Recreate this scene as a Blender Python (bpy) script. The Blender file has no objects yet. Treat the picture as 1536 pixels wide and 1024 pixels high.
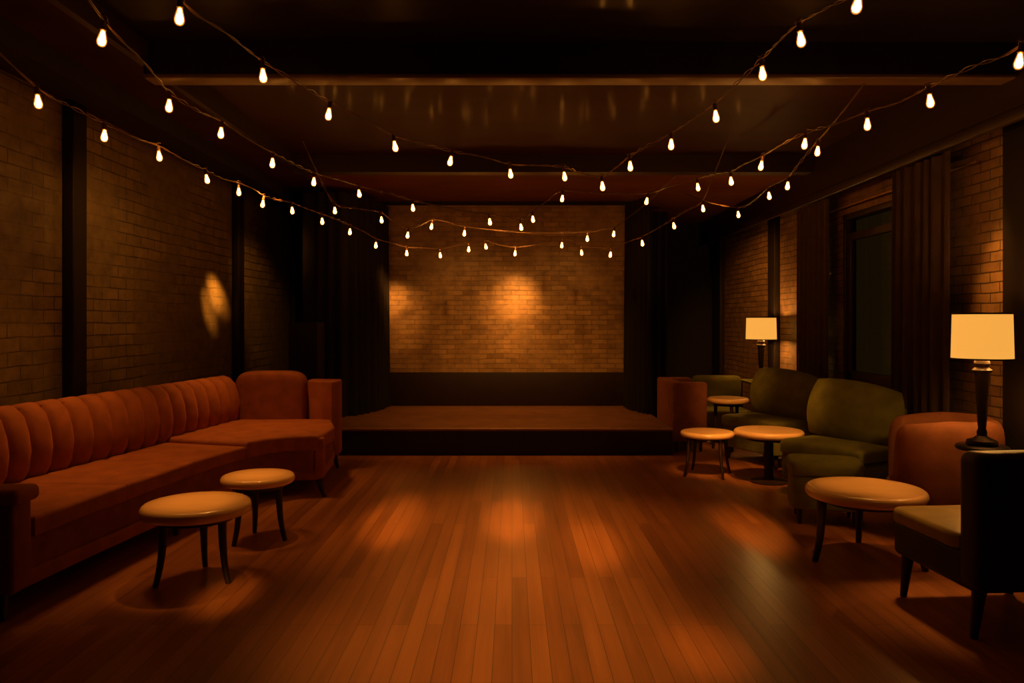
import bpy, bmesh, math, random
from mathutils import Vector, Matrix
random.seed(7)
PI = math.pi
S = bpy.context.scene
COL = S.collection
F = 1152.0; CX = 768.0; CY = 482.0; EYE = 1.5      # lens in pixels, horizon row, eye height

def P(px, py, Y):
    """point of the room seen at pixel (px,py) at depth Y"""
    return Vector(((px-CX)/F*Y, Y, EYE+(CY-py)/F*Y))

# ------------------------------------------------------------------ materials
def nt(name):
    m = bpy.data.materials.new(name); m.use_nodes = True
    t = m.node_tree
    return m, t, t.nodes['Principled BSDF']

def N(t, typ, **kw):
    n = t.nodes.new(typ)
    for k, v in kw.items():
        if k in n.inputs: n.inputs[k].default_value = v
        else: setattr(n, k, v)
    return n

def ramp(t, fac, stops):
    r = t.nodes.new('ShaderNodeValToRGB')
    el = r.color_ramp.elements
    while len(el) < len(stops): el.new(0.5)
    for e, (p, c) in zip(el, stops):
        e.position = p; e.color = (*c, 1) if len(c) == 3 else c
    t.links.new(fac, r.inputs['Fac'])
    return r.outputs['Color']

def coords(t, scale=(1,1,1), rot=(0,0,0)):
    tc = t.nodes.new('ShaderNodeTexCoord')
    mp = t.nodes.new('ShaderNodeMapping')
    mp.inputs['Scale'].default_value = scale
    mp.inputs['Rotation'].default_value = rot
    t.links.new(tc.outputs['Object'], mp.inputs['Vector'])
    return mp.outputs['Vector']

def bump(t, b, height, strength=.3, dist=.01):
    n = t.nodes.new('ShaderNodeBump')
    n.inputs['Strength'].default_value = strength
    n.inputs['Distance'].default_value = dist
    t.links.new(height, n.inputs['Height'])
    t.links.new(n.outputs['Normal'], b.inputs['Normal'])

def fabric(name, c, rough=.85, sheen=.25, scale=9):
    m, t, b = nt(name)
    v = coords(t)
    nz = N(t, 'ShaderNodeTexNoise', Scale=scale, Detail=4.0)
    t.links.new(v, nz.inputs['Vector'])
    col = ramp(t, nz.outputs['Fac'], [(.3, tuple(x*.8 for x in c)), (.7, tuple(min(1, x*1.15) for x in c))])
    t.links.new(col, b.inputs['Base Color'])
    b.inputs['Roughness'].default_value = rough
    b.inputs['Specular IOR Level'].default_value = .25
    b.inputs['Sheen Weight'].default_value = sheen
    b.inputs['Sheen Roughness'].default_value = .4
    b.inputs['Sheen Tint'].default_value = (*[min(1, x*1.8) for x in c], 1)
    n2 = N(t, 'ShaderNodeTexNoise', Scale=220.0, Detail=2.0)
    t.links.new(v, n2.inputs['Vector'])
    bump(t, b, n2.outputs['Fac'], .25, .003)
    return m

def plain(name, c, rough=.5, metal=0, spec=.5, coat=0, noise=.15, scale=(8,8,8), bmp=0):
    m, t, b = nt(name)
    v = coords(t, scale)
    nz = N(t, 'ShaderNodeTexNoise', Scale=1.0, Detail=5.0)
    t.links.new(v, nz.inputs['Vector'])
    col = ramp(t, nz.outputs['Fac'], [(.3, tuple(x*(1-noise) for x in c)), (.7, tuple(min(1, x*(1+noise)) for x in c))])
    t.links.new(col, b.inputs['Base Color'])
    b.inputs['Roughness'].default_value = rough
    b.inputs['Metallic'].default_value = metal
    b.inputs['Specular IOR Level'].default_value = spec
    b.inputs['Coat Weight'].default_value = coat
    b.inputs['Coat Roughness'].default_value = .12
    if bmp: bump(t, b, nz.outputs['Fac'], bmp, .01)
    return m

def brick(name, axis, c1, c2, mortar, plaster, amount, bw=.23, bh=.075, rough=.38, spec=.5):
    """painted brick, axis = 'x' for a wall facing along y, 'y' for a wall facing along x"""
    m, t, b = nt(name)
    tc = t.nodes.new('ShaderNodeTexCoord')
    sx = t.nodes.new('ShaderNodeSeparateXYZ'); cb = t.nodes.new('ShaderNodeCombineXYZ')
    t.links.new(tc.outputs['Object'], sx.inputs[0])
    t.links.new(sx.outputs['X' if axis == 'x' else 'Y'], cb.inputs['X'])
    t.links.new(sx.outputs['Z'], cb.inputs['Y'])
    v = cb.outputs[0]
    wob = N(t, 'ShaderNodeTexNoise', Scale=2.3, Detail=2.0)
    t.links.new(v, wob.inputs['Vector'])
    mixv = t.nodes.new('ShaderNodeVectorMath'); mixv.operation = 'MULTIPLY_ADD'
    mixv.inputs[1].default_value = (.03, .03, 0)
    t.links.new(wob.outputs['Color'], mixv.inputs[0]); t.links.new(v, mixv.inputs[2])
    br = N(t, 'ShaderNodeTexBrick', Scale=1.0)
    br.inputs['Brick Width'].default_value = bw; br.inputs['Row Height'].default_value = bh
    br.inputs['Mortar Size'].default_value = .006; br.inputs['Mortar Smooth'].default_value = .3
    br.inputs['Bias'].default_value = -.1
    br.inputs['Color1'].default_value = (*c1, 1); br.inputs['Color2'].default_value = (*c2, 1)
    br.inputs['Mortar'].default_value = (*mortar, 1)
    t.links.new(mixv.outputs[0], br.inputs['Vector'])
    n1 = N(t, 'ShaderNodeTexNoise', Scale=1.1, Detail=6.0, Roughness=.62)
    t.links.new(v, n1.inputs['Vector'])
    mask = ramp(t, n1.outputs['Fac'], [(amount-.06, (0,0,0)), (amount+.06, (1,1,1))])
    mx = t.nodes.new('ShaderNodeMix'); mx.data_type = 'RGBA'
    t.links.new(mask, mx.inputs['Factor'])
    t.links.new(br.outputs['Color'], mx.inputs['A']); mx.inputs['B'].default_value = (*plaster, 1)
    n2 = N(t, 'ShaderNodeTexNoise', Scale=6.0, Detail=6.0, Roughness=.7)
    t.links.new(v, n2.inputs['Vector'])
    dirt = ramp(t, n2.outputs['Fac'], [(.3, (.45,.45,.45)), (.62, (1,1,1))])
    ml = t.nodes.new('ShaderNodeMix'); ml.data_type = 'RGBA'; ml.blend_type = 'MULTIPLY'
    ml.inputs['Factor'].default_value = .8
    t.links.new(mx.outputs['Result'], ml.inputs['A']); t.links.new(dirt, ml.inputs['B'])
    t.links.new(ml.outputs['Result'], b.inputs['Base Color'])
    rr = ramp(t, n2.outputs['Fac'], [(.3, (rough+.25,)*3), (.7, (rough,)*3)])
    t.links.new(rr, b.inputs['Roughness'])
    b.inputs['Specular IOR Level'].default_value = spec
    # relief: joints, weakened under the plaster, and a rough face
    inv = N(t, 'ShaderNodeMath', operation='SUBTRACT'); inv.inputs[0].default_value = 1
    t.links.new(br.outputs['Fac'], inv.inputs[1])
    ad = N(t, 'ShaderNodeMath', operation='MULTIPLY_ADD'); ad.inputs[1].default_value = .6
    t.links.new(n2.outputs['Fac'], ad.inputs[0]); t.links.new(inv.outputs[0], ad.inputs[2])
    bump(t, b, ad.outputs[0], .55, .012)
    return m

def floor_mat():
    m, t, b = nt('floorboards')
    v = coords(t, (1,1,1), (0,0,PI/2))
    br = N(t, 'ShaderNodeTexBrick', Scale=1.0)
    br.offset = .37; br.offset_frequency = 2
    br.inputs['Brick Width'].default_value = 1.9; br.inputs['Row Height'].default_value = .085
    br.inputs['Mortar Size'].default_value = .0014; br.inputs['Mortar Smooth'].default_value = .1
    br.inputs['Bias'].default_value = 0
    br.inputs['Color1'].default_value = (.0,.0,.0,1); br.inputs['Color2'].default_value = (1,1,1,1)
    br.inputs['Mortar'].default_value = (.5,.5,.5,1)
    t.links.new(v, br.inputs['Vector'])
    v2 = coords(t, (22, .9, 1))
    gr = N(t, 'ShaderNodeTexNoise', Scale=1.0, Detail=6.0, Roughness=.6)
    t.links.new(v2, gr.inputs['Vector'])
    ad = N(t, 'ShaderNodeMath', operation='MULTIPLY_ADD'); ad.inputs[1].default_value = .31
    t.links.new(br.outputs['Color'], ad.inputs[0]); 
    g2 = N(t, 'ShaderNodeMath', operation='MULTIPLY'); g2.inputs[1].default_value = .75
    t.links.new(gr.outputs['Fac'], g2.inputs[0]); t.links.new(g2.outputs[0], ad.inputs[2])
    col = ramp(t, ad.outputs[0], [(.12, FLOOR[0]), (.45, FLOOR[1]), (.8, FLOOR[2])])
    mx = t.nodes.new('ShaderNodeMix'); mx.data_type = 'RGBA'
    t.links.new(br.outputs['Fac'], mx.inputs['Factor'])
    t.links.new(col, mx.inputs['A']); mx.inputs['B'].default_value = (.03,.010,.004,1)
    t.links.new(mx.outputs['Result'], b.inputs['Base Color'])
    big = N(t, 'ShaderNodeTexNoise', Scale=1.3, Detail=3.0)
    t.links.new(coords(t), big.inputs['Vector'])
    rr = ramp(t, big.outputs['Fac'], [(.0, (.28,)*3), (1., (.38,)*3)])
    t.links.new(rr, b.inputs['Roughness'])
    b.inputs['Specular IOR Level'].default_value = .5
    b.inputs['Coat Weight'].default_value = .8; b.inputs['Coat Roughness'].default_value = .285
    inv = N(t, 'ShaderNodeMath', operation='SUBTRACT'); inv.inputs[0].default_value = 1
    t.links.new(br.outputs['Fac'], inv.inputs[1])
    a2 = N(t, 'ShaderNodeMath', operation='MULTIPLY_ADD'); a2.inputs[1].default_value = .12
    t.links.new(gr.outputs['Fac'], a2.inputs[0]); t.links.new(inv.outputs[0], a2.inputs[2])
    bump(t, b, a2.outputs[0], .14, .003)
    return m

def emit(name, c, strength):
    m = bpy.data.materials.new(name); m.use_nodes = True
    t = m.node_tree; t.nodes.clear()
    e = t.nodes.new('ShaderNodeEmission'); o = t.nodes.new('ShaderNodeOutputMaterial')
    e.inputs['Color'].default_value = (*c, 1); e.inputs['Strength'].default_value = strength
    t.links.new(e.outputs[0], o.inputs['Surface'])
    return m

FLOOR = ((.16,.050,.014), (.36,.120,.034), (.54,.200,.060))
LIGHT = (1.0, .37, .055)
BULB_L = 60
M = {}
M['floor'] = floor_mat()
M['brick_back'] = brick('brick_back', 'x', (.34,.20,.08), (.20,.105,.038), (.17,.09,.034), (.28,.16,.065), .54, bh=.07, rough=.30)
M['brick_left'] = brick('brick_left', 'y', (.25,.17,.06), (.165,.11,.04), (.05,.03,.011), (.165,.11,.04), .50, bw=.27, bh=.10, rough=.34)
M['brick_right'] = brick('brick_right', 'y', (.32,.18,.07), (.20,.10,.04), (.06,.03,.012), (.22,.12,.05), .58, rough=.34)
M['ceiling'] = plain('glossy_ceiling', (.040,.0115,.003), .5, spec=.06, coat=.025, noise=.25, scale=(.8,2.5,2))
M['ceiling_stage'] = plain('lit_ceiling', (.13,.040,.010), .5, spec=.06, coat=.025, noise=.25, scale=(.8,2.5,2))  # ceiling paint made lighter, putting bulb light over the stage into the colour
M['ceiling_shaded'] = plain('shaded_ceiling', (.012,.006,.004), .45, spec=.12, coat=.05, noise=.2)  # darkness of the front bay is put into the paint colour
M['black'] = plain('black_paint', (.012,.007,.005), .6, spec=.2)
M['beam_trim'] = plain('beam_trim', (.12,.058,.022), .4, spec=.4)
M['dark_wood'] = plain('dark_wood', (.028,.013,.008), .42, spec=.4, scale=(3,3,30))
M['stage_deck'] = fabric('stage_carpet', (.15,.062,.022), .8, .1, 5)
M['stage_front'] = plain('stage_front', (.022,.009,.006), .55, spec=.3)
M['nosing'] = plain('nosing', (.45,.24,.12), .4)
M['wainscot'] = plain('wainscot', (.014,.0055,.003), .55, spec=.3)
M['curtain'] = fabric('dark_curtain', (.060,.034,.020), .9, .12)
M['stage_curtain'] = fabric('black_stage_curtain', (.011,.007,.005), .95, .04)
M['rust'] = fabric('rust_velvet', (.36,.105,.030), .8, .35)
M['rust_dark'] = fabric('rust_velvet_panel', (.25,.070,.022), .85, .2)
M['green'] = fabric('green_velvet', (.145,.138,.022), .85, .3)
M['olive'] = plain('olive_leather', (.30,.21,.065), .42, spec=.4)
M['dark_leather'] = plain('dark_leather', (.022,.016,.010), .5, spec=.35)
M['brown'] = fabric('brown_velvet', (.22,.073,.024), .8, .4)
M['tabletop'] = plain('lacquered_top', (.86,.52,.24), .28, spec=.5, coat=.5, noise=.07, scale=(2.5,9,4))
M['cord'] = plain('cord', (.10,.05,.025), .35, spec=.5)
M['socket'] = plain('socket', (.16,.08,.035), .32, metal=.6)
M['brass'] = plain('brass', (.6,.36,.14), .42, metal=1)
M['lampbase'] = plain('turned_wood', (.010,.006,.004), .45, spec=.25)
M['bulb'] = emit('bulb_glow', LIGHT, BULB_L)

def glass_bulb():
    m = bpy.data.materials.new('amber_glass'); m.use_nodes = True
    t = m.node_tree; t.nodes.clear()
    e = t.nodes.new('ShaderNodeEmission'); o = t.nodes.new('ShaderNodeOutputMaterial')
    e.inputs['Color'].default_value = (1,.30,.045,1); e.inputs['Strength'].default_value = 1.3
    tr = t.nodes.new('ShaderNodeBsdfTransparent'); tr.inputs[0].default_value = (1,.9,.75,1)
    mx = t.nodes.new('ShaderNodeMixShader'); mx.inputs[0].default_value = .35
    t.links.new(tr.outputs[0], mx.inputs[1]); t.links.new(e.outputs[0], mx.inputs[2])
    t.links.new(mx.outputs[0], o.inputs['Surface'])
    m.cycles.emission_sampling = 'NONE'
    return m
M['glass_bulb'] = glass_bulb()

def shade_mat():
    m, t, b = nt('lampshade_linen')
    v = coords(t, (300,300,300))
    nz = N(t, 'ShaderNodeTexNoise', Scale=1.0, Detail=2.0); t.links.new(v, nz.inputs['Vector'])
    col = ramp(t, nz.outputs['Fac'], [(.3, (.92,.40,.060)), (.7, (1,.44,.070))])
    b.inputs['Base Color'].default_value = (.5,.35,.2,1)
    b.inputs['Roughness'].default_value = .9
    t.links.new(col, b.inputs['Emission Color'])
    b.inputs['Emission Strength'].default_value = .93
    return m
M['shade'] = shade_mat()

def pane_mat():
    m = bpy.data.materials.new('window_glass'); m.use_nodes = True
    t = m.node_tree; t.nodes.clear()
    o = t.nodes.new('ShaderNodeOutputMaterial')
    g = t.nodes.new('ShaderNodeBsdfGlossy'); g.inputs['Roughness'].default_value = .03
    tr = t.nodes.new('ShaderNodeBsdfTransparent'); tr.inputs[0].default_value = (.5,.5,.42,1)
    lw = t.nodes.new('ShaderNodeLayerWeight'); lw.inputs['Blend'].default_value = .5
    pw = N(t, 'ShaderNodeMath', operation='POWER'); pw.inputs[1].default_value = 4
    t.links.new(lw.outputs['Facing'], pw.inputs[0])
    fr = N(t, 'ShaderNodeMath', operation='MULTIPLY_ADD'); fr.inputs[1].default_value = .8; fr.inputs[2].default_value = .04
    t.links.new(pw.outputs[0], fr.inputs[0])
    mx = t.nodes.new('ShaderNodeMixShader')
    t.links.new(fr.outputs[0], mx.inputs[0])
    t.links.new(tr.outputs[0], mx.inputs[1]); t.links.new(g.outputs[0], mx.inputs[2])
    t.links.new(mx.outputs[0], o.inputs['Surface'])
    return m
M['pane'] = pane_mat()

# ------------------------------------------------------------------ mesh helpers
def obj(name, bm, mat, parent=None, smooth=True, angle=40):
    bmesh.ops.recalc_face_normals(bm, faces=bm.faces)
    me = bpy.data.meshes.new(name)
    bm.to_mesh(me); bm.free()
    me.materials.append(M[mat] if isinstance(mat, str) else mat)
    if smooth:
        me.polygons.foreach_set('use_smooth', [True]*len(me.polygons))
        try: me.set_sharp_from_angle(angle=math.radians(angle))
        except Exception: pass
    o = bpy.data.objects.new(name, me); COL.objects.link(o)
    if parent is not None: o.parent = parent
    return o

def tag(o, label, cat, group=None):
    o['label'] = label; o['category'] = cat
    if group: o['group'] = group
    return o

def thing(name, label, cat, loc=(0,0,0), rz=0, group=None):
    o = bpy.data.objects.new(name, None); COL.objects.link(o)
    o.empty_display_size = .1
    o.location = loc; o.rotation_euler = (0,0,rz)
    return tag(o, label, cat, group)

def struct(o):
    o['kind'] = 'structure'; return o

def box(bm, x0, x1, y0, y1, z0, z1, bev=0, seg=3):
    r = bmesh.ops.create_cube(bm, size=1)
    vs = r['verts']
    for v in vs:
        v.co = Vector(((x0+x1)/2+v.co.x*(x1-x0), (y0+y1)/2+v.co.y*(y1-y0), (z0+z1)/2+v.co.z*(z1-z0)))
    if bev:
        es = list({e for v in vs for e in v.link_edges})
        bmesh.ops.bevel(bm, geom=es, offset=bev, segments=seg, profile=.5, affect='EDGES')
    return bm

def B(*a, **k): return box(bmesh.new(), *a, **k)

def lathe(bm, prof, n=32, c=(0,0,0)):
    """prof: list of (r,z); poles closed where r==0"""
    rings = []
    for r, z in prof:
        if r < 1e-6: rings.append([bm.verts.new((c[0], c[1], c[2]+z))])
        else: rings.append([bm.verts.new((c[0]+r*math.cos(2*PI*i/n), c[1]+r*math.sin(2*PI*i/n), c[2]+z)) for i in range(n)])
    for a, b in zip(rings, rings[1:]):
        for i in range(n):
            j = (i+1) % n
            if len(a) == 1 and len(b) == 1: continue
            if len(a) == 1: bm.faces.new((a[0], b[i], b[j]))
            elif len(b) == 1: bm.faces.new((a[i], a[j], b[0]))
            else: bm.faces.new((a[i], a[j], b[j], b[i]))
    return bm

def tube(bm, pts, rad, n=8, flat=1.0):
    """tube through pts; rad is a number or a list"""
    pts = [Vector(p) for p in pts]
    rs = rad if isinstance(rad, (list, tuple)) else [rad]*len(pts)
    d = (pts[-1]-pts[0]); d = d.normalized() if d.length > 1e-6 else Vector((1,0,0))
    up = Vector((0,1,0)) if abs(d.z) > .8 else Vector((0,0,1)); rings = []
    for i, p in enumerate(pts):
        t = (pts[min(i+1, len(pts)-1)]-pts[max(i-1, 0)]).normalized()
        a = t.cross(up)
        if a.length < 1e-4: a = t.cross(Vector((1,0,0)))
        a.normalize(); b = a.cross(t).normalized()
        rings.append([bm.verts.new(p+rs[i]*(a*math.cos(2*PI*k/n)+b*flat*math.sin(2*PI*k/n))) for k in range(n)])
    for r0, r1 in zip(rings, rings[1:]):
        for k in range(n):
            bm.faces.new((r0[k], r0[(k+1)%n], r1[(k+1)%n], r1[k]))
    bm.faces.new(rings[0]); bm.faces.new(rings[-1][::-1])
    return bm

def catmull(pts, per=8):
    pts = [Vector(p) for p in pts]
    ext = [pts[0]*2-pts[1]]+pts+[pts[-1]*2-pts[-2]]
    out = []
    for i in range(1, len(ext)-2):
        p0, p1, p2, p3 = ext[i-1:i+3]
        for k in range(per):
            u = k/per
            out.append(.5*((2*p1)+(p2-p0)*u+(2*p0-5*p1+4*p2-p3)*u*u+(3*p1-p0-3*p2+p3)*u**3))
    out.append(pts[-1]); return out

def resample(pts, n):
    d = [0]
    for a, b in zip(pts, pts[1:]): d.append(d[-1]+(b-a).length)
    out = []; j = 0
    for i in range(n):
        s = d[-1]*i/(n-1)
        while j < len(pts)-2 and d[j+1] < s: j += 1
        u = (s-d[j])/max(1e-9, d[j+1]-d[j])
        out.append(pts[j].lerp(pts[j+1], min(1, u)))
    return out

def densify(outline, step=.06):
    out = []
    for a, b in zip(outline, outline[1:]+outline[:1]):
        a = Vector(a); b = Vector(b); n = max(1, int((b-a).length/step))
        for k in range(n): out.append(a.lerp(b, k/n))
    return out

def round_outline(outline, it=2):
    for _ in range(it):
        n = len(outline)
        outline = [(outline[i-1]+outline[i]*2+outline[(i+1)%n])/4 for i in range(n)]
    return outline

def pad(bm, outline, zb, zt, r=.03, puff=0., rb=0.01, soft=2, step=.05):
    """upholstered slab on a star-shaped outline: rounded edge, crowned top"""
    o = [Vector((p[0], p[1])) for p in outline]
    o = round_outline(densify(o, step), soft)
    c = sum(o, Vector((0,0)))/len(o)
    prof = [(rb, zb, 0), (0, zb+rb, 0), (0, zt-r, 0)]
    for k in range(1, 5):
        a = PI/2*k/4
        prof.append((r*(1-math.cos(a)), zt-r+r*math.sin(a), 0))
    for f in (.15, .35, .6, .85):
        prof.append((r, zt+puff*(1-(1-f)**2), f))
    rings = []
    for d, z, f in prof:
        ring = []
        for p in o:
            v = c-p; L = v.length
            q = p+v*(min(.95, d/L))
            q = q.lerp(c, f)
            ring.append(bm.verts.new((q.x, q.y, z)))
        rings.append(ring)
    n = len(o)
    for a, b in zip(rings, rings[1:]):
        for i in range(n):
            bm.faces.new((a[i], a[(i+1)%n], b[(i+1)%n], b[i]))
    top = bm.verts.new((c.x, c.y, zt+puff))
    for i in range(n): bm.faces.new((rings[-1][i], rings[-1][(i+1)%n], top))
    bm.faces.new(rings[0][::-1])
    return bm

def rect(x0, x1, y0, y1): return [(x0,y0), (x1,y0), (x1,y1), (x0,y1)]

def leg(bm, x, y, h, dx=0, dy=0, r0=.022, r1=.014, bow=.0, n=10):
    """leg from (x,y,h) to a foot at (x+dx,y+dy,0); bow curves it outwards at the foot"""
    pts = []; rs = []
    for k in range(n+1):
        u = k/n
        g = u if not bow else (1-bow)*u+bow*u**3
        pts.append((x+dx*g, y+dy*g, h*(1-u))); rs.append(r0+(r1-r0)*u)
    return tube(bm, pts, rs, 10)

def pillow(bm, w, h, t, k=.5, n=18, ex=2.4):
    """plump cushion with soft corners standing in the xz plane, centred, thickness along y"""
    g = {}
    for s in (1, -1):
        for i in range(n+1):
            for j in range(n+1):
                u = -1+2*i/n; v = -1+2*j/n
                edge = i in (0, n) or j in (0, n)
                if s == -1 and edge: g[s,i,j] = g[1,i,j]; continue
                x = w/2*u*math.sqrt(1-k*v*v/2); z = h/2*v*math.sqrt(1-k*u*u/2)
                y = 0 if edge else s*t/2*((1-abs(u)**ex)*(1-abs(v)**ex))**.5
                g[s,i,j] = bm.verts.new((x, y, z))
    for s in (1, -1):
        for i in range(n):
            for j in range(n):
                f = (g[s,i,j], g[s,i+1,j], g[s,i+1,j+1], g[s,i,j+1])
                bm.faces.new(f if s == -1 else f[::-1])
    return bm

def xf(bm, mat):
    bmesh.ops.transform(bm, matrix=mat, verts=bm.verts); return bm

# ------------------------------------------------------------------ the room
XL, XR = -3.45, 3.5
YB = 11.0
Y0, Y1 = -1.5, 13.6
CZ = 3.32
o = struct(obj('floor', B(XL-.2, XR+.4, Y0, Y1, -.1, 0), 'floor', smooth=False))
o = struct(obj('wall_left', B(XL-.2, XL, Y0, Y1, 0, 3.6), 'brick_left', smooth=False))
# right wall with the window opening
WY0, WY1, WZ0, WZ1 = 6.72, 8.12, .82, 2.62
bm = bmesh.new()
box(bm, XR, XR+.12, Y0, WY0, 0, 3.6); box(bm, XR, XR+.12, WY1, Y1, 0, 3.6)
box(bm, XR, XR+.12, WY0, WY1, 0, WZ0); box(bm, XR, XR+.12, WY0, WY1, WZ1, 3.6)
struct(obj('wall_right', bm, 'brick_right', smooth=False))
struct(obj('wall_back', B(-1.95, 1.85, YB, YB+.2, 0, 3.6), 'brick_back', smooth=False))
struct(obj('wall_far', B(XL, XR, Y1-.2, Y1, 0, 3.6), 'black', smooth=False))
struct(obj('wall_rear', B(XL, XR, Y0, Y0+.1, 0, 3.6), 'black', smooth=False))
# ceiling bays
bm = bmesh.new()
box(bm, XL, XR, 5.1, 8.45, CZ, 3.6)
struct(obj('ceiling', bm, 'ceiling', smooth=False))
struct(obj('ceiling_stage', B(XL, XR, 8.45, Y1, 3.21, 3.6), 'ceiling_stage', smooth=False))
struct(obj('ceiling_front', B(XL, XR, Y0, 5.1, CZ, 3.6), 'ceiling_shaded', smooth=False))
# cross beams, with a lighter board along the soffit of the first
struct(obj('trim_1', B(-2.4, XR, 5.0, 5.17, 3.115, CZ), 'black', smooth=False))
struct(obj('trim_2', B(-2.4, XR, 5.0, 5.16, 3.085, 3.115, bev=.008), 'beam_trim'))
struct(obj('trim_3', B(-2.4, XR, 8.38, 8.56, 3.13, CZ), 'dark_wood', smooth=False))
# left side soffit and cornice beam
struct(obj('trim_4', B(XL, -2.4, Y0, Y1-.2, 3.2, CZ), 'ceiling', smooth=False))
struct(obj('trim_5', B(-2.42, -2.37, Y0, Y1-.2, 3.17, CZ), 'dark_wood', smooth=False))
struct(obj('trim_6', B(-3.1, -2.85, Y0, Y1-.2, 3.06, 3.2), 'black', smooth=False))
# right pelmet above curtains with a polished lower edge
struct(obj('trim_7', B(3.28, XR, Y0, Y1-.2, 2.88, CZ), 'dark_wood', smooth=False))
struct(obj('trim_8', B(3.26, 3.30, Y0, Y1-.2, 2.80, 2.89, bev=.012), 'dark_wood'))
# dark posts on the left wall
for i, (yy, w) in enumerate(((5.98, .19), (9.55, .2), (12.0, .2))):
    struct(obj('trim_%d' % (9+i), B(XL, XL+.09, yy-w/2, yy+w/2, 0, 3.2, bev=.01), 'black'))
# dark posts on the right brick, and the back wall behind the curtains
for i, (yy, w) in enumerate(((10.15, .26), (12.9, .5), (5.2, .32))):
    struct(obj('trim_%d' % (12+i), B(XR-.08, XR, yy-w/2, yy+w/2, 0, 2.88, bev=.01), 'black'))
struct(obj('trim_15', B(-1.95, 1.85, YB-.08, YB, .30, .775, bev=.006), 'wainscot'))
struct(obj('trim_16', B(-1.95, 1.85, YB-.05, YB, 3.16, 3.21), 'black', smooth=False))
struct(obj('baseboard_left', B(XL, XL+.03, Y0, Y1-.2, 0, .16, bev=.006), 'black'))
struct(obj('baseboard_right', B(XR-.03, XR, Y0, Y1-.2, 0, .16, bev=.006), 'black'))

# window
wn = bpy.data.objects.new('window_1', None); COL.objects.link(wn); wn['kind'] = 'structure'
wn.location = (XR, (WY0+WY1)/2, WZ0)
hw = (WY1-WY0)/2; hh = WZ1-WZ0
bm = bmesh.new()
box(bm, .0, .12, -hw, -hw+.05, 0, hh, .006); box(bm, .0, .12, hw-.05, hw, 0, hh, .006)
box(bm, .0, .12, -hw, hw, hh-.06, hh, .006); box(bm, .0, .12, -hw, hw, 0, .05, .006)
box(bm, .02, .07, -hw+.04, hw-.04, 1.52, 1.60, .006)
box(bm, .02, .07, -hw+.04, -hw+.12, .04, 1.54, .006); box(bm, .02, .07, hw-.14, hw-.04, .04, 1.54, .006)
box(bm, .02, .07, -hw+.04, hw-.04, .04, .17, .006)
obj('window_frame', bm, 'dark_wood', wn)
obj('pane', B(.04, .046, -hw+.08, hw-.08, .08, hh-.05), 'pane', wn, smooth=False)
obj('window_sill', B(-.06, .1, -hw-.05, hw+.05, -.04, .0, .01), 'dark_wood', wn)

# ------------------------------------------------------------------ stage
st = thing('stage', 'low black-fronted stage with brown carpeted deck before the lit brick wall', 'stage', (0,9.7,0))
D = lambda bm: xf(bm, Matrix.Translation((0,-9.7,0)))
obj('deck', D(B(-2.75, 1.80, 8.6, YB-.01, .27, .30)), 'stage_deck', st, smooth=False)
obj('front_panel', D(B(-2.75, 1.80, 8.62, 8.66, 0, .27)), 'stage_front', st, smooth=False)
obj('side_panel', D(B(1.76, 1.80, 8.66, YB-.02, 0, .27)), 'stage_front', st, smooth=False)
obj('nosing', D(B(-2.75, 1.80, 8.585, 8.61, .285, .306, .004)), 'nosing', st)

# ------------------------------------------------------------------ curtains
def curtain(name, path, z0, z1, mat, label, group=None, amp=.05, wl=.13, thick=.018, seed=0):
    rnd = random.Random(seed)
    pts = [Vector((x, y, 0)) for x, y in path]
    L = sum((b-a).length for a, b in zip(pts, pts[1:]))
    n = int(L/wl*10)
    base = resample(catmull([(*p[:2], 0) for p in path], 12) if len(path) > 2 else [pts[0], pts[0].lerp(pts[1], .5), pts[1]], n)
    ph = 0; line = []
    for i, p in enumerate(base):
        t = (base[min(i+1, n-1)]-base[max(i-1, 0)]).normalized()
        nn = Vector((-t.y, t.x, 0))
        ph += 2*PI/10*(1+.35*math.sin(i*.21+seed))
        line.append((p, nn, math.sin(ph), .8+.4*rnd.random()))
    bm = bmesh.new(); rows = []
    for k in range(9):
        u = k/8; z = z1+(z0-z1)*u
        a = amp*(.55+.5*u)
        rows.append(([bm.verts.new(p+nn*(a*s*q)+Vector((0,0,z))) for p, nn, s, q in line],
                     [bm.verts.new(p+nn*(a*s*q+thick)+Vector((0,0,z))) for p, nn, s, q in line]))
    for (a0, b0), (a1, b1) in zip(rows, rows[1:]):
        for i in range(n-1):
            bm.faces.new((a0[i], a0[i+1], a1[i+1], a1[i]))
            bm.faces.new((b0[i], b1[i], b1[i+1], b0[i+1]))
        bm.faces.new((a0[0], a1[0], b1[0], b0[0])); bm.faces.new((a0[-1], b0[-1], b1[-1], a1[-1]))
    for (a, b) in (rows[0], rows[-1]):
        for i in range(n-1): bm.faces.new((a[i], a[i+1], b[i+1], b[i]))
    return tag(obj(name, bm, mat, angle=80), label, 'curtain', group)

curtain('stage_curtain', [(-1.78,10.82), (-1.84,10.3), (-2.05,9.75), (-2.3,9.62), (-2.62,9.68)], .305, 3.12, 'stage_curtain',
        'black stage curtain on the couch side of the brick backdrop', 'stage curtains', .045, .15, seed=1)
curtain('stage_curtain', [(1.60,10.82), (1.62,10.4), (1.72,10.05), (1.78,9.9)], .305, 3.12, 'stage_curtain',
        'black stage curtain between the brick backdrop and the boxy brown armchair', 'stage curtains', .04, .14, seed=2)
curtain('stage_curtain', [(1.86,10.9), (2.05,11.3), (2.3,11.35)], .02, 3.12, 'stage_curtain',
        'dark narrow curtain behind the boxy brown armchair, past the stage edge', 'stage curtains', .04, .14, seed=5)
curtain('window_curtain', [(3.36,5.86), (3.36,6.72)], .04, 2.80, 'curtain',
        'long dark pleated curtain between the window and the larger lamp', 'window curtains', .045, .14, seed=3)
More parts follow.
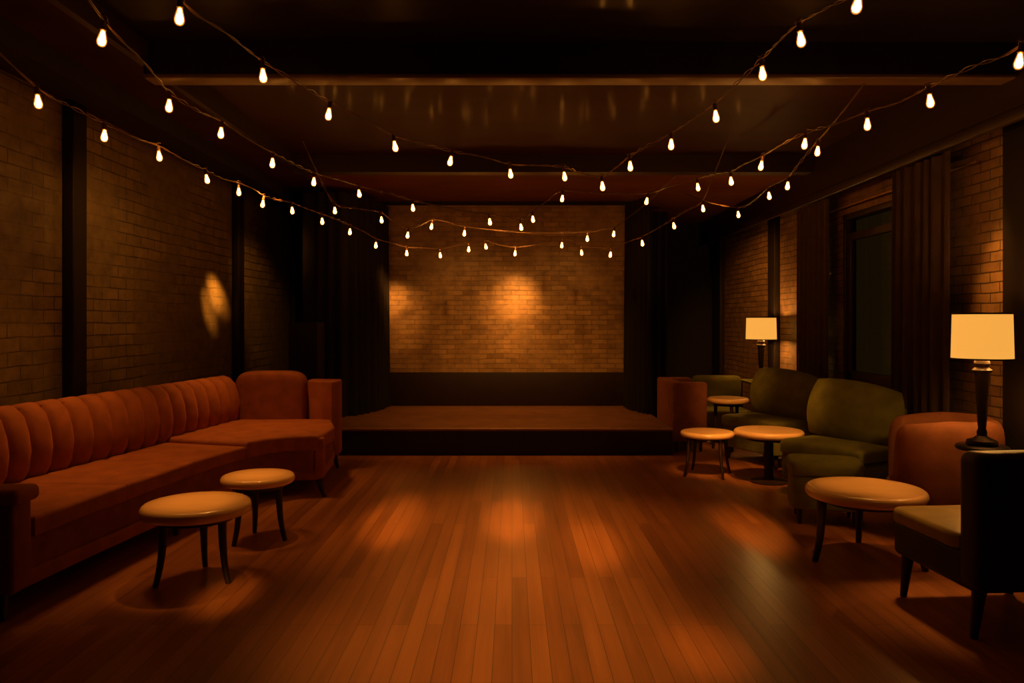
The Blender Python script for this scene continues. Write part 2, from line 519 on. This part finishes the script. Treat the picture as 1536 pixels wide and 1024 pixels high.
curtain('window_curtain', [(3.36,8.12), (3.36,8.98)], .04, 2.80, 'curtain',
        'long dark pleated curtain between the window and the smaller lamp', 'window curtains', .045, .14, seed=4)
rod = tag(obj('curtain_rod', tube(bmesh.new(), [(3.455,5.7,2.69), (3.455,7.4,2.69), (3.455,9.1,2.69)], .013, 12), 'brass'),
          'thin shiny curtain rod above the dark window', 'curtain rod')

tag(obj('cabinet', B(-2.62, -2.28, 9.0, 9.35, .302, 1.49, .01), 'black'),
    'tall plain black cabinet behind the far end of the rust couch', 'cabinet')

# ------------------------------------------------------------------ rust corner couch
def V2(p): return Vector((p[0], p[1], 0))
Bp = catmull([V2(p) for p in ((-3.17,3.75), (-3.16,4.4), (-3.13,5.0), (-3.01,5.8), (-2.89,6.7), (-2.76,7.8))], 10)
Fp = catmull([V2(p) for p in ((-2.50,3.95), (-2.44,4.6), (-2.36,5.3), (-2.27,5.9), (-2.12,6.35), (-1.92,6.58), (-1.66,6.62))], 10)
sofa = thing('corner_couch', 'long rust velvet corner couch with channel-tufted back along the brick wall', 'couch', (-2.6,5.8,0))
SO = Matrix.Translation((2.6,-5.8,0))
def spart(name, bm, mat, **k): return obj(name, xf(bm, SO), mat, sofa, **k)
def at(path, Y):
    for a, b in zip(path, path[1:]):
        if a.y <= Y <= b.y and b.y > a.y: return a.lerp(b, (Y-a.y)/(b.y-a.y))
    return path[0] if Y < path[0].y else path[-1]
def seg(path, ya, yb, n=8): return [at(path, ya+(yb-ya)*k/n) for k in range(n+1)]

def offset(poly, d):
    """grow a polygon outward from its centroid by about d"""
    c = sum((Vector(p[:2]) for p in poly), Vector((0,0)))/len(poly)
    return [(Vector(p[:2])+(Vector(p[:2])-c).normalized()*d) for p in poly]
corner_front = [p for p in Fp if p.y > 6.22]
# base body: long wing and the corner wing
long_out = seg(Fp, 3.95, 6.25, 10)+seg(Bp, 6.5, 3.95, 10)
corner_out = [at(Fp, 6.2)]+corner_front+[V2((-1.70,7.2)), V2((-1.80,7.78))]+[V2((-2.2,7.85)), V2((-2.76,7.8))]+seg(Bp, 7.7, 6.5, 6)
bm = bmesh.new()
pad(bm, long_out, .21, .40, .01, 0, soft=0); pad(bm, corner_out, .21, .43, .01, 0, soft=1)
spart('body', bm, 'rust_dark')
bm = bmesh.new()
pad(bm, offset(long_out, .025), .135, .215, .018, 0, soft=0); pad(bm, offset(corner_out, .02), .135, .215, .018, 0, soft=1)
spart('plinth_rail', bm, 'rust')
# seat cushions
cuts = [(3.98,3.98), (4.78,4.83), (5.55,5.66), (6.22,6.45)]
for (fa, ba), (fb, bb) in zip(cuts, cuts[1:]):
    out = [p+Vector((.025,0,0)) for p in seg(Fp, fa+.001, fb-.001)]+seg(Bp, bb-.001, ba+.001)
    spart('seat_cushion', pad(bmesh.new(), out, .385, .488, .022, .016, soft=0), 'rust')
out = [at(Fp, 6.225)+Vector((.025,0,0))]+[p+Vector((.015,-.02,0)) for p in corner_front]+[V2((-1.66,7.2)), V2((-1.82,7.72)), V2((-2.2,7.74)), V2((-2.74,7.7))]+seg(Bp, 7.6, 6.455, 6)
spart('seat_cushion', pad(bmesh.new(), out, .39, .522, .03, .012, soft=1), 'rust')
# front post of the corner wing
spart('front_post', B(-1.70, -1.62, 6.60, 6.68, .15, .50, .02), 'rust')
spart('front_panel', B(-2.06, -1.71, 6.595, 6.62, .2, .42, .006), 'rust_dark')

def channel_back(bm, path, zs, top, w, depth=.05, thick=.2, taper=0):
    n = int(sum((b-a).length for a, b in zip(path, path[1:]))/w)*10+1
    pts = resample(path, n)
    prof = [(.0, zs), (.055, zs+.10), (.07, zs+.22), (.055, zs+.33), (.02, top-.07), (-.035, top-.018), (-.09, top), (-.15, top-.01), (-thick, top-.06), (-thick, .16), (-.05, .16)]
    rings = []
    for i, p in enumerate(pts):
        t = (pts[min(i+1, n-1)]-pts[max(i-1, 0)]).normalized()
        nn = Vector((t.y, -t.x, 0))
        ph = (i % 10)/10
        q = math.sin(PI*ph)**.42 if ph > 0 else 0
        end = min(1, min(i, n-1-i)/6)
        ez = math.sqrt(max(0, 1-(1-end)**2))
        ring = []
        for k, (d, z) in enumerate(prof):
            front = k < 8
            m = (-depth*(1-q)) if k < 6 else 0
            zz = z-(.026*(1-q) if 3 < k < 8 else 0)
            if front and k > 2: zz = zs+.1+(zz-zs-.1)*(.88+.12*ez)
            ring.append(bm.verts.new(p+nn*(d+m)+Vector((0,0,zz))))
        rings.append(ring)
    m = len(prof)
    for a, b in zip(rings, rings[1:]):
        for k in range(m):
            bm.faces.new((a[k], a[(k+1)%m], b[(k+1)%m], b[k]))
    bm.faces.new(rings[0]); bm.faces.new(rings[-1][::-1])
    return bm
bpath = seg(Bp, 3.98, 7.72, 60)
spart('backrest', channel_back(bmesh.new(), bpath, .45, .965, .195, .075), 'rust', angle=70)
# plain back of the corner wing, arched, and the flat wing arm at its end
bm = bmesh.new()
prof = []
x0, x1 = -2.80, -2.08
npt = 40; rings = []
for (dy, f) in ((0,.03), (0,.3), (0,.55), (0,.75), (0,.90), (.012,.955), (.035,.985), (.07,1), (.16,1), (.2,.98), (.22,.94)):
    ring = []
    for i in range(npt):
        a = 2*PI*i/npt
        c, s = math.cos(a), math.sin(a)
        e = .38
        x = (x0+x1)/2+(x1-x0)/2*math.copysign(abs(c)**e, c)*f
        z = .62+.38*math.copysign(abs(s)**e, s)*f
        bulge = -.035*(1-((x-(x0+x1)/2)/((x1-x0)/2))**2)*(1 if dy < .1 else 0)
        ring.append(bm.verts.new((x, 7.70+dy+bulge, z)))
    rings.append(ring)
for a, b in zip(rings, rings[1:]):
    for i in range(npt): bm.faces.new((a[i], a[(i+1)%npt], b[(i+1)%npt], b[i]))
bm.faces.new(rings[0][::-1]); bm.faces.new(rings[-1])
spart('backrest', bm, 'rust_dark')
bm = pad(bmesh.new(), [(-2.09,7.80), (-1.80,7.62), (-1.735,7.68), (-1.76,7.98), (-2.09,8.02)], .16, .905, .02, 0, soft=1)
spart('armrest', bm, 'rust')
# near arm
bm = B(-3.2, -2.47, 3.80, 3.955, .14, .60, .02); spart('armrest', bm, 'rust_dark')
bm = B(-3.2, -2.44, 3.785, 3.985, .585, .665, .03, seg=4); spart('arm_cap', bm, 'rust')
for (x, y, dx, dy) in ((-1.69,6.66,.09,-.085), (-1.82,7.85,.03,.05), (-2.58,3.88,.03,-.03), (-3.1,3.88,0,-.03), (-2.38,5.4,.02,0), (-3.1,5.6,0,0), (-2.8,7.8,0,.04)):
    spart('leg', leg(bmesh.new(), x, y, .2, dx, dy, .036, .016, .4), 'dark_wood')

# ------------------------------------------------------------------ round tables
def round_table(px, py, z, wpx, label, nleg=3, a0=0., thick=.07, splay=.045, Y=None, top=.6, lr=.026):
    Y = Y or (EYE-z)*F/(py-CY)
    X = (px-CX)/F*Y
    r = wpx*Y/F/math.sqrt(1+(X/Y)**2)/2
    t = thing('round_table', label, 'table', (X, Y, 0), 0, 'round tables with pale tops')
    pr = [(0, z-thick), (r*.90, z-thick)]
    for k in range(9):
        a = -PI/2+PI*k/8
        pr.append((r-thick*.45+thick*.45*math.cos(a), z-thick/2+thick/2*math.sin(a)))
    pr += [(r*.80, z), (r*.5, z), (0, z)]
    obj('tabletop', lathe(bmesh.new(), pr, 64), 'tabletop', t, angle=60)
    obj('apron', lathe(bmesh.new(), [(0, z-thick-.03), (r*.7, z-thick-.03), (r*.7, z-thick+.001), (0, z-thick+.001)], 40), 'dark_wood', t)
    if nleg == 1:
        obj('pedestal', lathe(bmesh.new(), [(0,0), (.17,0), (.17,.015), (.05,.035), (.042,.06), (.042,z-thick-.06), (.07,z-thick-.03), (0,z-thick-.03)], 28), 'dark_wood', t)
        return t
    for k in range(nleg):
        a = a0+2*PI*k/nleg
        c, s = math.cos(a), math.sin(a)
        obj('leg', leg(bmesh.new(), c*r*top, s*r*top, z-thick-.003, c*splay, s*splay, lr, lr*.62, .85), 'dark_wood', t)
    return t
R = math.radians
round_table(295, 752, .45, 170, 'nearer and larger of the two pale round tables beside the rust couch', 3, R(-20))
round_table(387, 711, .45, 113, 'smaller pale round table farther along the rust couch, near its corner', 3, R(-5), thick=.06)
round_table(1298, 730, .45, 187, 'large pale round table in front of the dark olive-seated armchair', 3, R(192), splay=.05, top=.86, lr=.03)
round_table(1153, 644, .49, 107, 'wide pale round table between the two green armchairs', 1, thick=.06)
round_table(1061, 646, .43, 82, 'small pale round side table with slim splayed legs nearest the stage corner', 4, R(200), thick=.055, splay=.05, top=.82, lr=.02)
round_table(1092, 596, .61, 64, 'small raised pale round table farthest back, beside the boxy brown armchair', 3, R(30), thick=.06, splay=.03, lr=.022)

# ------------------------------------------------------------------ chairs on the right
def green_chair(loc, rz, label, w=.92, d=.70, roll=0, dz=0):
    """faces local -y"""
    t = thing('armchair', label, 'chair', loc, rz, 'green velvet armchairs')
    obj('base', pad(bmesh.new(), rect(-w/2, w/2, -d/2, d/2), .14, .37, .02, 0), 'green', t)
    obj('seat_cushion', pad(bmesh.new(), rect(-w/2-.005, w/2+.005, -d/2-.02, d/2-.1), .365, .48, .04, .02), 'green', t)
    bm = pillow(bmesh.new(), w*1.18, .56, .30)
    xf(bm, Matrix.Translation((0, d/2-.12, .71+dz)) @ Matrix.Rotation(R(-9), 4, 'X') @ Matrix.Rotation(R(roll), 4, 'Y'))
    obj('back_cushion', bm, 'green', t)
    bm = B(-w/2, w/2, d/2-.04, d/2+.06, .2, .78, .03); obj('backrest', bm, 'green', t)
    for sx in (-1, 1):
        for sy in (-1, 1):
            obj('leg', leg(bmesh.new(), sx*(w/2-.07), sy*(d/2-.07), .15, sx*.01, sy*.01, .024, .014), 'dark_wood', t)
    return t
# chair beside the window faces the dance floor and the camera
green_chair((2.79, 6.53, 0), R(-58), 'nearer green velvet armchair with a plump back cushion below the window', w=.78, d=.60, roll=5)
green_chair((2.76, 8.22, 0), R(-66), 'farther green velvet armchair with a plump back cushion in front of the smaller lamp', w=.84, d=.62, roll=3)

# low green seat far back
t = thing('armchair', 'low dark green seat farthest back, behind the small raised table', 'chair', (2.66,9.75,0), 0, 'green velvet armchairs')
obj('base', pad(bmesh.new(), rect(-.31,.31,-.28,.28), .12, .40, .03, .01), 'green', t)
obj('backrest', B(-.32,.32,.16,.34,.3,.80,.07), 'green', t)
for sx in (-1,1):
    for sy in (-1,1): obj('leg', leg(bmesh.new(), sx*.26, sy*.2, .14, 0, 0, .022, .014), 'dark_wood', t)

# footstool
t = thing('footstool', 'olive green upholstered footstool behind the large round table', 'footstool', (2.36,5.80,0), R(-16))
obj('base', pad(bmesh.new(), rect(-.255,.255,-.215,.215), .12, .37, .02, 0), 'green', t)
obj('seat_cushion', pad(bmesh.new(), rect(-.265,.265,-.225,.225), .365, .462, .035, .02), 'green', t)
for sx in (-1,1):
    for sy in (-1,1): obj('leg', leg(bmesh.new(), sx*.19, sy*.15, .13, 0, 0, .022, .014), 'dark_wood', t)

# boxy brown armchair by the stage corner; faces local -y, turned to the right wall
t = thing('armchair', 'boxy rust-brown armchair at the corner of the stage, back to the stage', 'chair', (2.04,9.25,0), R(90))
obj('base', B(-.30,.30,-.19,.10,.13,.42,.02), 'brown', t)
obj('seat_cushion', pad(bmesh.new(), rect(-.31,.31,-.20,.06), .415,.50,.03,.02), 'brown', t)
obj('backrest', B(-.315,.315,.04,.21,.12,.795,.03), 'brown', t)
for sx in (-1,1):
    obj('armrest', B(sx*.385-.075, sx*.385+.075, -.20, .21, .12, .80, .03), 'brown', t)
    for sy in (-1,1): obj('leg', leg(bmesh.new(), sx*.38, sy*.14, .14, 0, 0, .022, .014), 'dark_wood', t)

# rounded rust barrel chair; faces local -y
t = thing('barrel_chair', 'rounded rust-brown barrel chair between the large round table and the window curtain', 'chair', (3.03,5.44,0), R(-112))
bm = bmesh.new(); rings = []
NS = 48
for i in range(NS+1):
    th = R(-146)+R(292)*i/NS           # 0 = middle of the back (+y)
    u = abs(th)/R(146)
    e = min(1, (1-u)/.10); e = math.sqrt(max(0, 1-(1-e)**2))
    h = .83-.05*max(0, u-.55)**1.3/.45**1.3
    th_w = .16*(.55+.45*e)
    ro = .375; cx, cy = math.sin(th), math.cos(th)
    sq = 1+.10*abs(math.sin(2*th))     # slightly squared plan
    rings.append([])
    zb = .17; hh_ = zb+(h-zb)*(.80+.20*e)
    m = 20
    for k in range(m):
        a = 2*PI*k/m; c, s = math.cos(a), math.sin(a); ex = .42
        rr = ro*sq-.08+th_w/2*math.copysign(abs(c)**.75, c)
        z = (zb+hh_)/2+(hh_-zb)/2*math.copysign(abs(s)**ex, s)
        rings[-1].append(bm.verts.new((cx*rr, cy*rr, z)))
for a, b in zip(rings, rings[1:]):
    for k in range(len(a)): bm.faces.new((a[k], a[(k+1)%len(a)], b[(k+1)%len(a)], b[k]))
bm.faces.new(rings[0][::-1]); bm.faces.new(rings[-1])
obj('backrest', bm, 'brown', t)
obj('base', lathe(bmesh.new(), [(0,.15), (.33,.15), (.34,.17), (.34,.36), (0,.36)], 40), 'brown', t)
circ = [(.27*math.cos(2*PI*k/28), -.03+.25*math.sin(2*PI*k/28)) for k in range(28)]
obj('seat_cushion', pad(bmesh.new(), circ, .355, .46, .04, .02, soft=0), 'brown', t)
for a in (45,135,225,315):
    obj('leg', leg(bmesh.new(), .24*math.cos(R(a)), .24*math.sin(R(a)), .17, 0, 0, .024, .014), 'dark_wood', t)

# dark armchair nearest, faces away (+y)
t = thing('armchair', 'dark leather armchair with olive seat, nearest of all, its back to us', 'chair', (2.47,3.93,0), R(5))
w = .68
obj('base', B(-w/2+.01, w/2-.01, -.30, .36, .22, .40, .03), 'dark_leather', t)
obj('seat_cushion', pad(bmesh.new(), rect(-w/2, w/2, -.2, .385), .395, .475, .03, .015), 'olive', t)
bm = B(-w/2-.01, w/2+.01, -.36, -.20, .23, .885, .05, seg=5)
obj('backrest', bm, 'dark_leather', t)
for (sx, sy) in ((-1,1), (1,1), (-1,-1), (1,-1)):
    obj('leg', leg(bmesh.new(), sx*(w/2-.06), .05+sy*.24 if sy > 0 else -.27, .24, -.03 if sx < 0 else .03, .0, .034, .017), 'dark_wood', t)

# ------------------------------------------------------------------ table lamps and their stands
def table_lamp(X, Y, z, rs, zs0, zs1, label, power):
    t = thing('table_lamp', label, 'lamp', (X, Y, z), 0, 'table lamps')
    h = zs0-z
    p = [(0,0), (.085,0), (.09,.012), (.085,.03), (.05,.045), (.028,.06), (.03,.085), (.022,.105), (.026,.14), (.034,h*.52), (.043,h*.80), (.045,h*.83),
         (.052,h*.845), (.058,h*.87), (.05,h*.885), (.036,h*.90), (.046,h*.945), (.040,h*.985), (.02,h+.01), (.012,h+.04), (.012,h+.187), (0,h+.187)]
    obj('base', lathe(bmesh.new(), p, 28), 'lampbase', t, angle=35)
    bm = bmesh.new()
    z0, z1 = zs0-z, zs1-z
    k = .96
    lathe(bm, [(rs, z0), (rs*k, z1), (rs*k-.004, z1), (rs-.004, z0), (rs, z0)], 48)
    bmesh.ops.remove_doubles(bm, verts=bm.verts, dist=1e-5)
    sh = obj('lamp_shade', bm, 'shade', t)
    for zz, r_ in ((z0, rs), (z1, rs*k)):
        bm = bmesh.new()
        lathe(bm, [(r_-.006, zz-.005), (r_+.002, zz-.005), (r_+.002, zz+.005), (r_-.006, zz+.005), (r_-.006, zz-.005)], 48)
        bmesh.ops.remove_doubles(bm, verts=bm.verts, dist=1e-5)
        obj('shade_trim', bm, 'dark_wood', sh)
    lm = emit('lamp_bulb', (1,.47,.11), power)
    for dx, z_ in ((.0, h+.185), (.055, h+.0)):  # lower bulb and its socket added, unseen, to light brick below the shade
        obj('bulb', lathe(bmesh.new(), [(0,z_), (.014,z_+.005), (.03,z_+.05), (.026,z_+.08), (0,z_+.095)], 14, (dx,0,0)), lm, t)
        if dx: obj('socket', tube(bmesh.new(), [(.0,0,z_+.0), (.03,0,z_-.012), (.055,0,z_+.004)], .008, 8), 'lampbase', t)
    return t
table_lamp(2.95, 4.82, .725, .172, 1.266, 1.549, 'lit table lamp with cream drum shade beside the rounded barrel chair', 420)
table_lamp(3.18, 9.80, .735, .190, 1.270, 1.551, 'lit table lamp with cream drum shade behind the green armchairs, far from us', 330)
t = thing('side_table', 'small dark round side table under the lamp beside the barrel chair', 'table', (2.95,4.82,0))
obj('tabletop', lathe(bmesh.new(), [(0,.695), (.14,.695), (.15,.705), (.15,.718), (.14,.725), (0,.725)], 40), 'lampbase', t)
obj('pedestal', lathe(bmesh.new(), [(0,0), (.15,0), (.15,.02), (.03,.05), (.025,.4), (.03,.695), (0,.695)], 28), 'lampbase', t)
t = thing('console_table', 'narrow dark console table against the wall under the smaller lamp', 'table', (3.2,9.8,0))
obj('tabletop', B(-.2,.22,-.45,.45,.705,.735,.006), 'green', t)
for sx in (-.16,.18):
    for sy in (-.4,.4): obj('leg', leg(bmesh.new(), sx, sy, .706, 0, 0, .022, .018), 'dark_wood', t)

# ------------------------------------------------------------------ string lights
bulb_me = None
def bulb_meshes():
    # glass envelope hanging down from the socket (origin at the neck)
    bm = lathe(bmesh.new(), [(.0105,0), (.0125,-.012), (.018,-.032), (.0225,-.052), (.0225,-.062), (.019,-.073), (.011,-.081), (0,-.0835)], 14)
    g = bm
    c = lathe(bmesh.new(), [(0,-.006), (.0075,-.010), (.011,-.028), (.0175,-.052), (.0172,-.062), (.012,-.073), (0,-.078)], 10)
    s = lathe(bmesh.new(), [(0,.040), (.008,.040), (.0105,.034), (.0125,.030), (.0125,.004), (.0145,.003), (.0145,-.004), (0,-.004)], 12)
    out = []
    for nm, b_, mt in (('bulb', g, 'glass_bulb'), ('filament', c, 'bulb'), ('socket', s, 'socket')):
        bmesh.ops.recalc_face_normals(b_, faces=b_.faces)
        me = bpy.data.meshes.new(nm); b_.to_mesh(me); b_.free()
        me.materials.append(M[mt]); me.polygons.foreach_set('use_smooth', [True]*len(me.polygons))
        out.append(me)
    return out
BG, BC, BS = bulb_meshes()

def string(label, pts, start, end, seed):
    rnd = random.Random(seed)
    ps = [P(*q) for q in pts]
    root = thing('string_light', label, 'string lights', start, 0, 'string lights under the ceiling')
    inv = Matrix.Translation(-Vector(start))
    necks = []
    for p in ps:
        tilt = (rnd.uniform(-.16,.16), rnd.uniform(-.16,.16), rnd.uniform(0,6))
        neck = p+Vector((0,0,.045))
        b = bpy.data.objects.new('bulb', BG); COL.objects.link(b); b.parent = root
        b.location = neck-Vector(start); b.rotation_euler = tilt
        f = bpy.data.objects.new('filament', BC); COL.objects.link(f); f.parent = b
        s = bpy.data.objects.new('socket', BS); COL.objects.link(s); s.parent = b
        from mathutils import Euler
        necks.append(neck+Euler(tilt).to_matrix() @ Vector((0,0,.038)))
    # cord: runs just above the sockets and sags a little between them
    ctrl = [Vector(start)]
    prev = Vector(start)
    for n_ in necks+[Vector(end)]:
        L = (n_-prev).length
        mid = prev.lerp(n_, .5)+Vector((rnd.uniform(-.02,.02), 0, -min(.05, .035*L)+rnd.uniform(0,.03)))
        ctrl.append(mid); ctrl.append(n_); prev = n_
    line = catmull(ctrl, 8)
    bm = bmesh.new()
    for ph in (0, PI):
        q = []
        for i, p in enumerate(line):
            a = i*.9+ph
            rr = .0038+.006*max(0, math.sin(i*.17+seed))
            q.append(p+Vector((rr*math.cos(a), 0, rr*math.sin(a))))
        tube(bm, q, .0032, 6)
    # little knot of wire and tie above each socket
    for n_ in necks:
        q = []
        k0 = rnd.uniform(0,6)
        for i in range(15):
            a = k0+i*.75
            q.append(n_+Vector((.016*math.cos(a)*(1+.3*math.sin(i)), .016*math.sin(a), .014*math.sin(a*.7)+.004)))
        tube(bm, q, .0022, 5)
    xf(bm, inv)
    obj('cord', bm, 'cord', root)
    return root

string('innermost string of lights, sagging from both front corners to the middle of the ceiling',
  [(270,25,3.4), (394,114,4.2), (494,172,4.9), (591,220,5.5), (677,242,6.0), (765,261,6.3), (846,265,6.4), (903,280,6.2), (945,250,5.9), (1007,217,5.4), (1073,175,4.8), (1143,111,4.2), (1200,60,3.7), (1289,7,3.2)],
  (-1.25,2.6,3.31), (1.35,2.4,3.31), 1)
string('middle string of lights, between the innermost string and the one along the brick walls',
  [(155,58,3.6), (254,159,4.5), (332,200,5.2), (409,245,6.0), (471,273,6.8), (538,291,7.4), (619,312,7.9), (734,333,8.3), (781,341,8.4), (799,329,8.4), (844,298,8.25), (971,302,8.0), (1046,281,7.3), (1096,272,6.7), (1143,249,6.1), (1208,216,5.4), (1301,187,4.8), (1394,152,4.3), (1531,92,3.6)],
  (-1.85,2.5,3.31), (2.4,2.7,3.31), 2)
string('outermost string of lights, following the couch-side brick wall and then low across the stage',
  [(56,153,4.2), (157,204,4.9), (238,235,5.6), (309,269,6.4), (358,288,7.0), (395,306,7.5), (438,316,8.0), (483,332,8.5), (525,348,9.0), (564,368,9.4), (610,380,9.7), (660,383,9.9), (703,374,10), (728,370,10), (773,380,10), (843,368,10), (872,379,10), (916,382,9.8), (963,365,9.4), (1010,339,8.8), (1054,313,8.2)],
  (-2.6,3.0,3.19), (2.1,7.4,3.31), 3)
string('short string of four lights along the curtained wall above the green armchairs',
  [(1227,227,5.9), (1182,279,7.0), (1153,294,7.6), (1107,322,8.7)],
  (2.35,5.1,3.09), (2.3,10.2,3.20), 4)
string('short sparse string of lights above the middle of the stage',
  [(502,316,8.2), (572,330,8.7), (612,353,9.0), (648,340,9.2), (697,350,9.4), (881,358,9.5), (921,351,9.4)],
  (-2.1,7.7,3.31), (1.9,8.7,3.20), 5)

# ------------------------------------------------------------------ light, camera, view
w = bpy.data.worlds.new('night'); S.world = w; w.use_nodes = True
bg = w.node_tree.nodes['Background']
bg.inputs[0].default_value = (.026,.014,.003,1); bg.inputs[1].default_value = 1.3

def spot(loc, tgt, angle, power, blend=1.0, size=.05, col=(1,.40,.07)):
    l = bpy.data.lights.new('added_spot', 'SPOT'); o = bpy.data.objects.new('added_spot', l); COL.objects.link(o)
    o.location = loc
    o.rotation_euler = (Vector(tgt)-Vector(loc)).to_track_quat('-Z', 'Y').to_euler()
    l.energy = power; l.color = col; l.spot_size = math.radians(angle); l.spot_blend = blend; l.shadow_soft_size = size
# added spots without fixtures, unseen, brightening floor, furniture and brick
# dance floor; narrow rear beams added in place of glossy streaks
spot((0,5.35,3.27), (0,5.5,0), 58, 230)
spot((0,3.0,3.28), (-.02,3.7,0), 44, 260)
spot((-.80,-1.3,2.4), (-.89,5.8,0), 4.6, 4800)
spot((0,-1.3,2.4), (0,5.8,0), 4, 5600)
spot((.40,-1.3,2.4), (.55,5.2,0), 4.4, 3200)
spot((1.3,-1.3,2.4), (1.72,5.55,0), 4.6, 4600)
spot((.8,-1,3.2), (.9,3.5,0), 5, 700)
spot((-1.4,-1,3.2), (-1.56,4.2,0), 4, 1000)
# couch and its tables
spot((-1.7,5.35,3.27), (-1.84,4.49,.47), 13.5, 300, size=.06)
spot((-1.7,5.35,3.27), (-1.73,5.27,.47), 11.5, 280, size=.06)
spot((-2.75,5.3,3.03), (-2.78,5.25,.45), 66, 120, size=.2)
spot((-2.55,7.0,3.03), (-2.3,7.1,.45), 56, 150, size=.2)
# tables and chairs under the windows
spot((1.8,5.35,3.27), (2.28,4.93,.47), 17, 250, size=.06)
spot((2.6,5.3,3.27), (2.3,4.15,.48), 20, 200, size=.1)
spot((2.6,5.3,3.27), (3.5,5.5,1.74), 22, 260, size=.05)
spot((1.9,5.35,3.25), (2.4,7.2,.5), 22, 520, size=.1)
spot((2.4,5.35,3.25), (2.6,6.4,.5), 34, 40, size=.1)
spot((1.5,5.35,3.25), (1.87,7.4,.45), 12, 480, size=.1)
spot((1.9,5.35,3.25), (2.5,8.85,.6), 14, 420, size=.1)
spot((2.2,8.66,3.18), (3.5,11.4,1.6), 44, 450, size=.1)
# stage and backdrop
spot((0,8.66,3.18), (0,9.9,.3), 95, 200)
spot((.2,8.66,3.18), (.08,11,1.85), 15, 1250, size=.1)
spot((-.3,8.66,3.18), (.0,11,1.66), 24, 560, size=.12)
spot((-1.2,8.66,3.18), (-1.72,11,1.80), 12, 900, size=.1)
spot((-1.0,8.66,3.18), (-1.62,11,1.62), 20, 460, size=.12)
spot((-.9,8.66,3.18), (-.5,11,1.05), 60, 120)
spot((.9,8.66,3.18), (.5,11,1.05), 60, 110)
# brick on the couch side
spot((-2.4,8.66,3.1), (-3.45,10.4,1.7), 44, 90, size=.1)
spot((-2.1,6.9,3.05), (-3.45,8.98,1.80), 8, 4200, size=.06)
spot((-2.1,7.5,3.05), (-3.45,8.75,1.64), 10, 900, size=.06)
spot((-2.2,5.35,3.05), (-3.45,6.4,2.05), 50, 60, size=.1)

cam = bpy.data.cameras.new('camera'); co = bpy.data.objects.new('camera', cam); COL.objects.link(co)
co.location = (0,0,EYE); co.rotation_euler = (PI/2,0,0)
cam.sensor_width = 36; cam.lens = 27; cam.shift_y = -(512-CY)/1536
cam.clip_start = .05
S.camera = co
S.view_settings.view_transform = 'Standard'; S.view_settings.look = 'None'
S.view_settings.exposure = 0; S.view_settings.gamma = 1; S.view_settings.use_curve_mapping = False
S.cycles.use_denoising = True
S.cycles.max_bounces = 8
S.cycles.sample_clamp_indirect = 6
S.cycles.use_light_tree = True
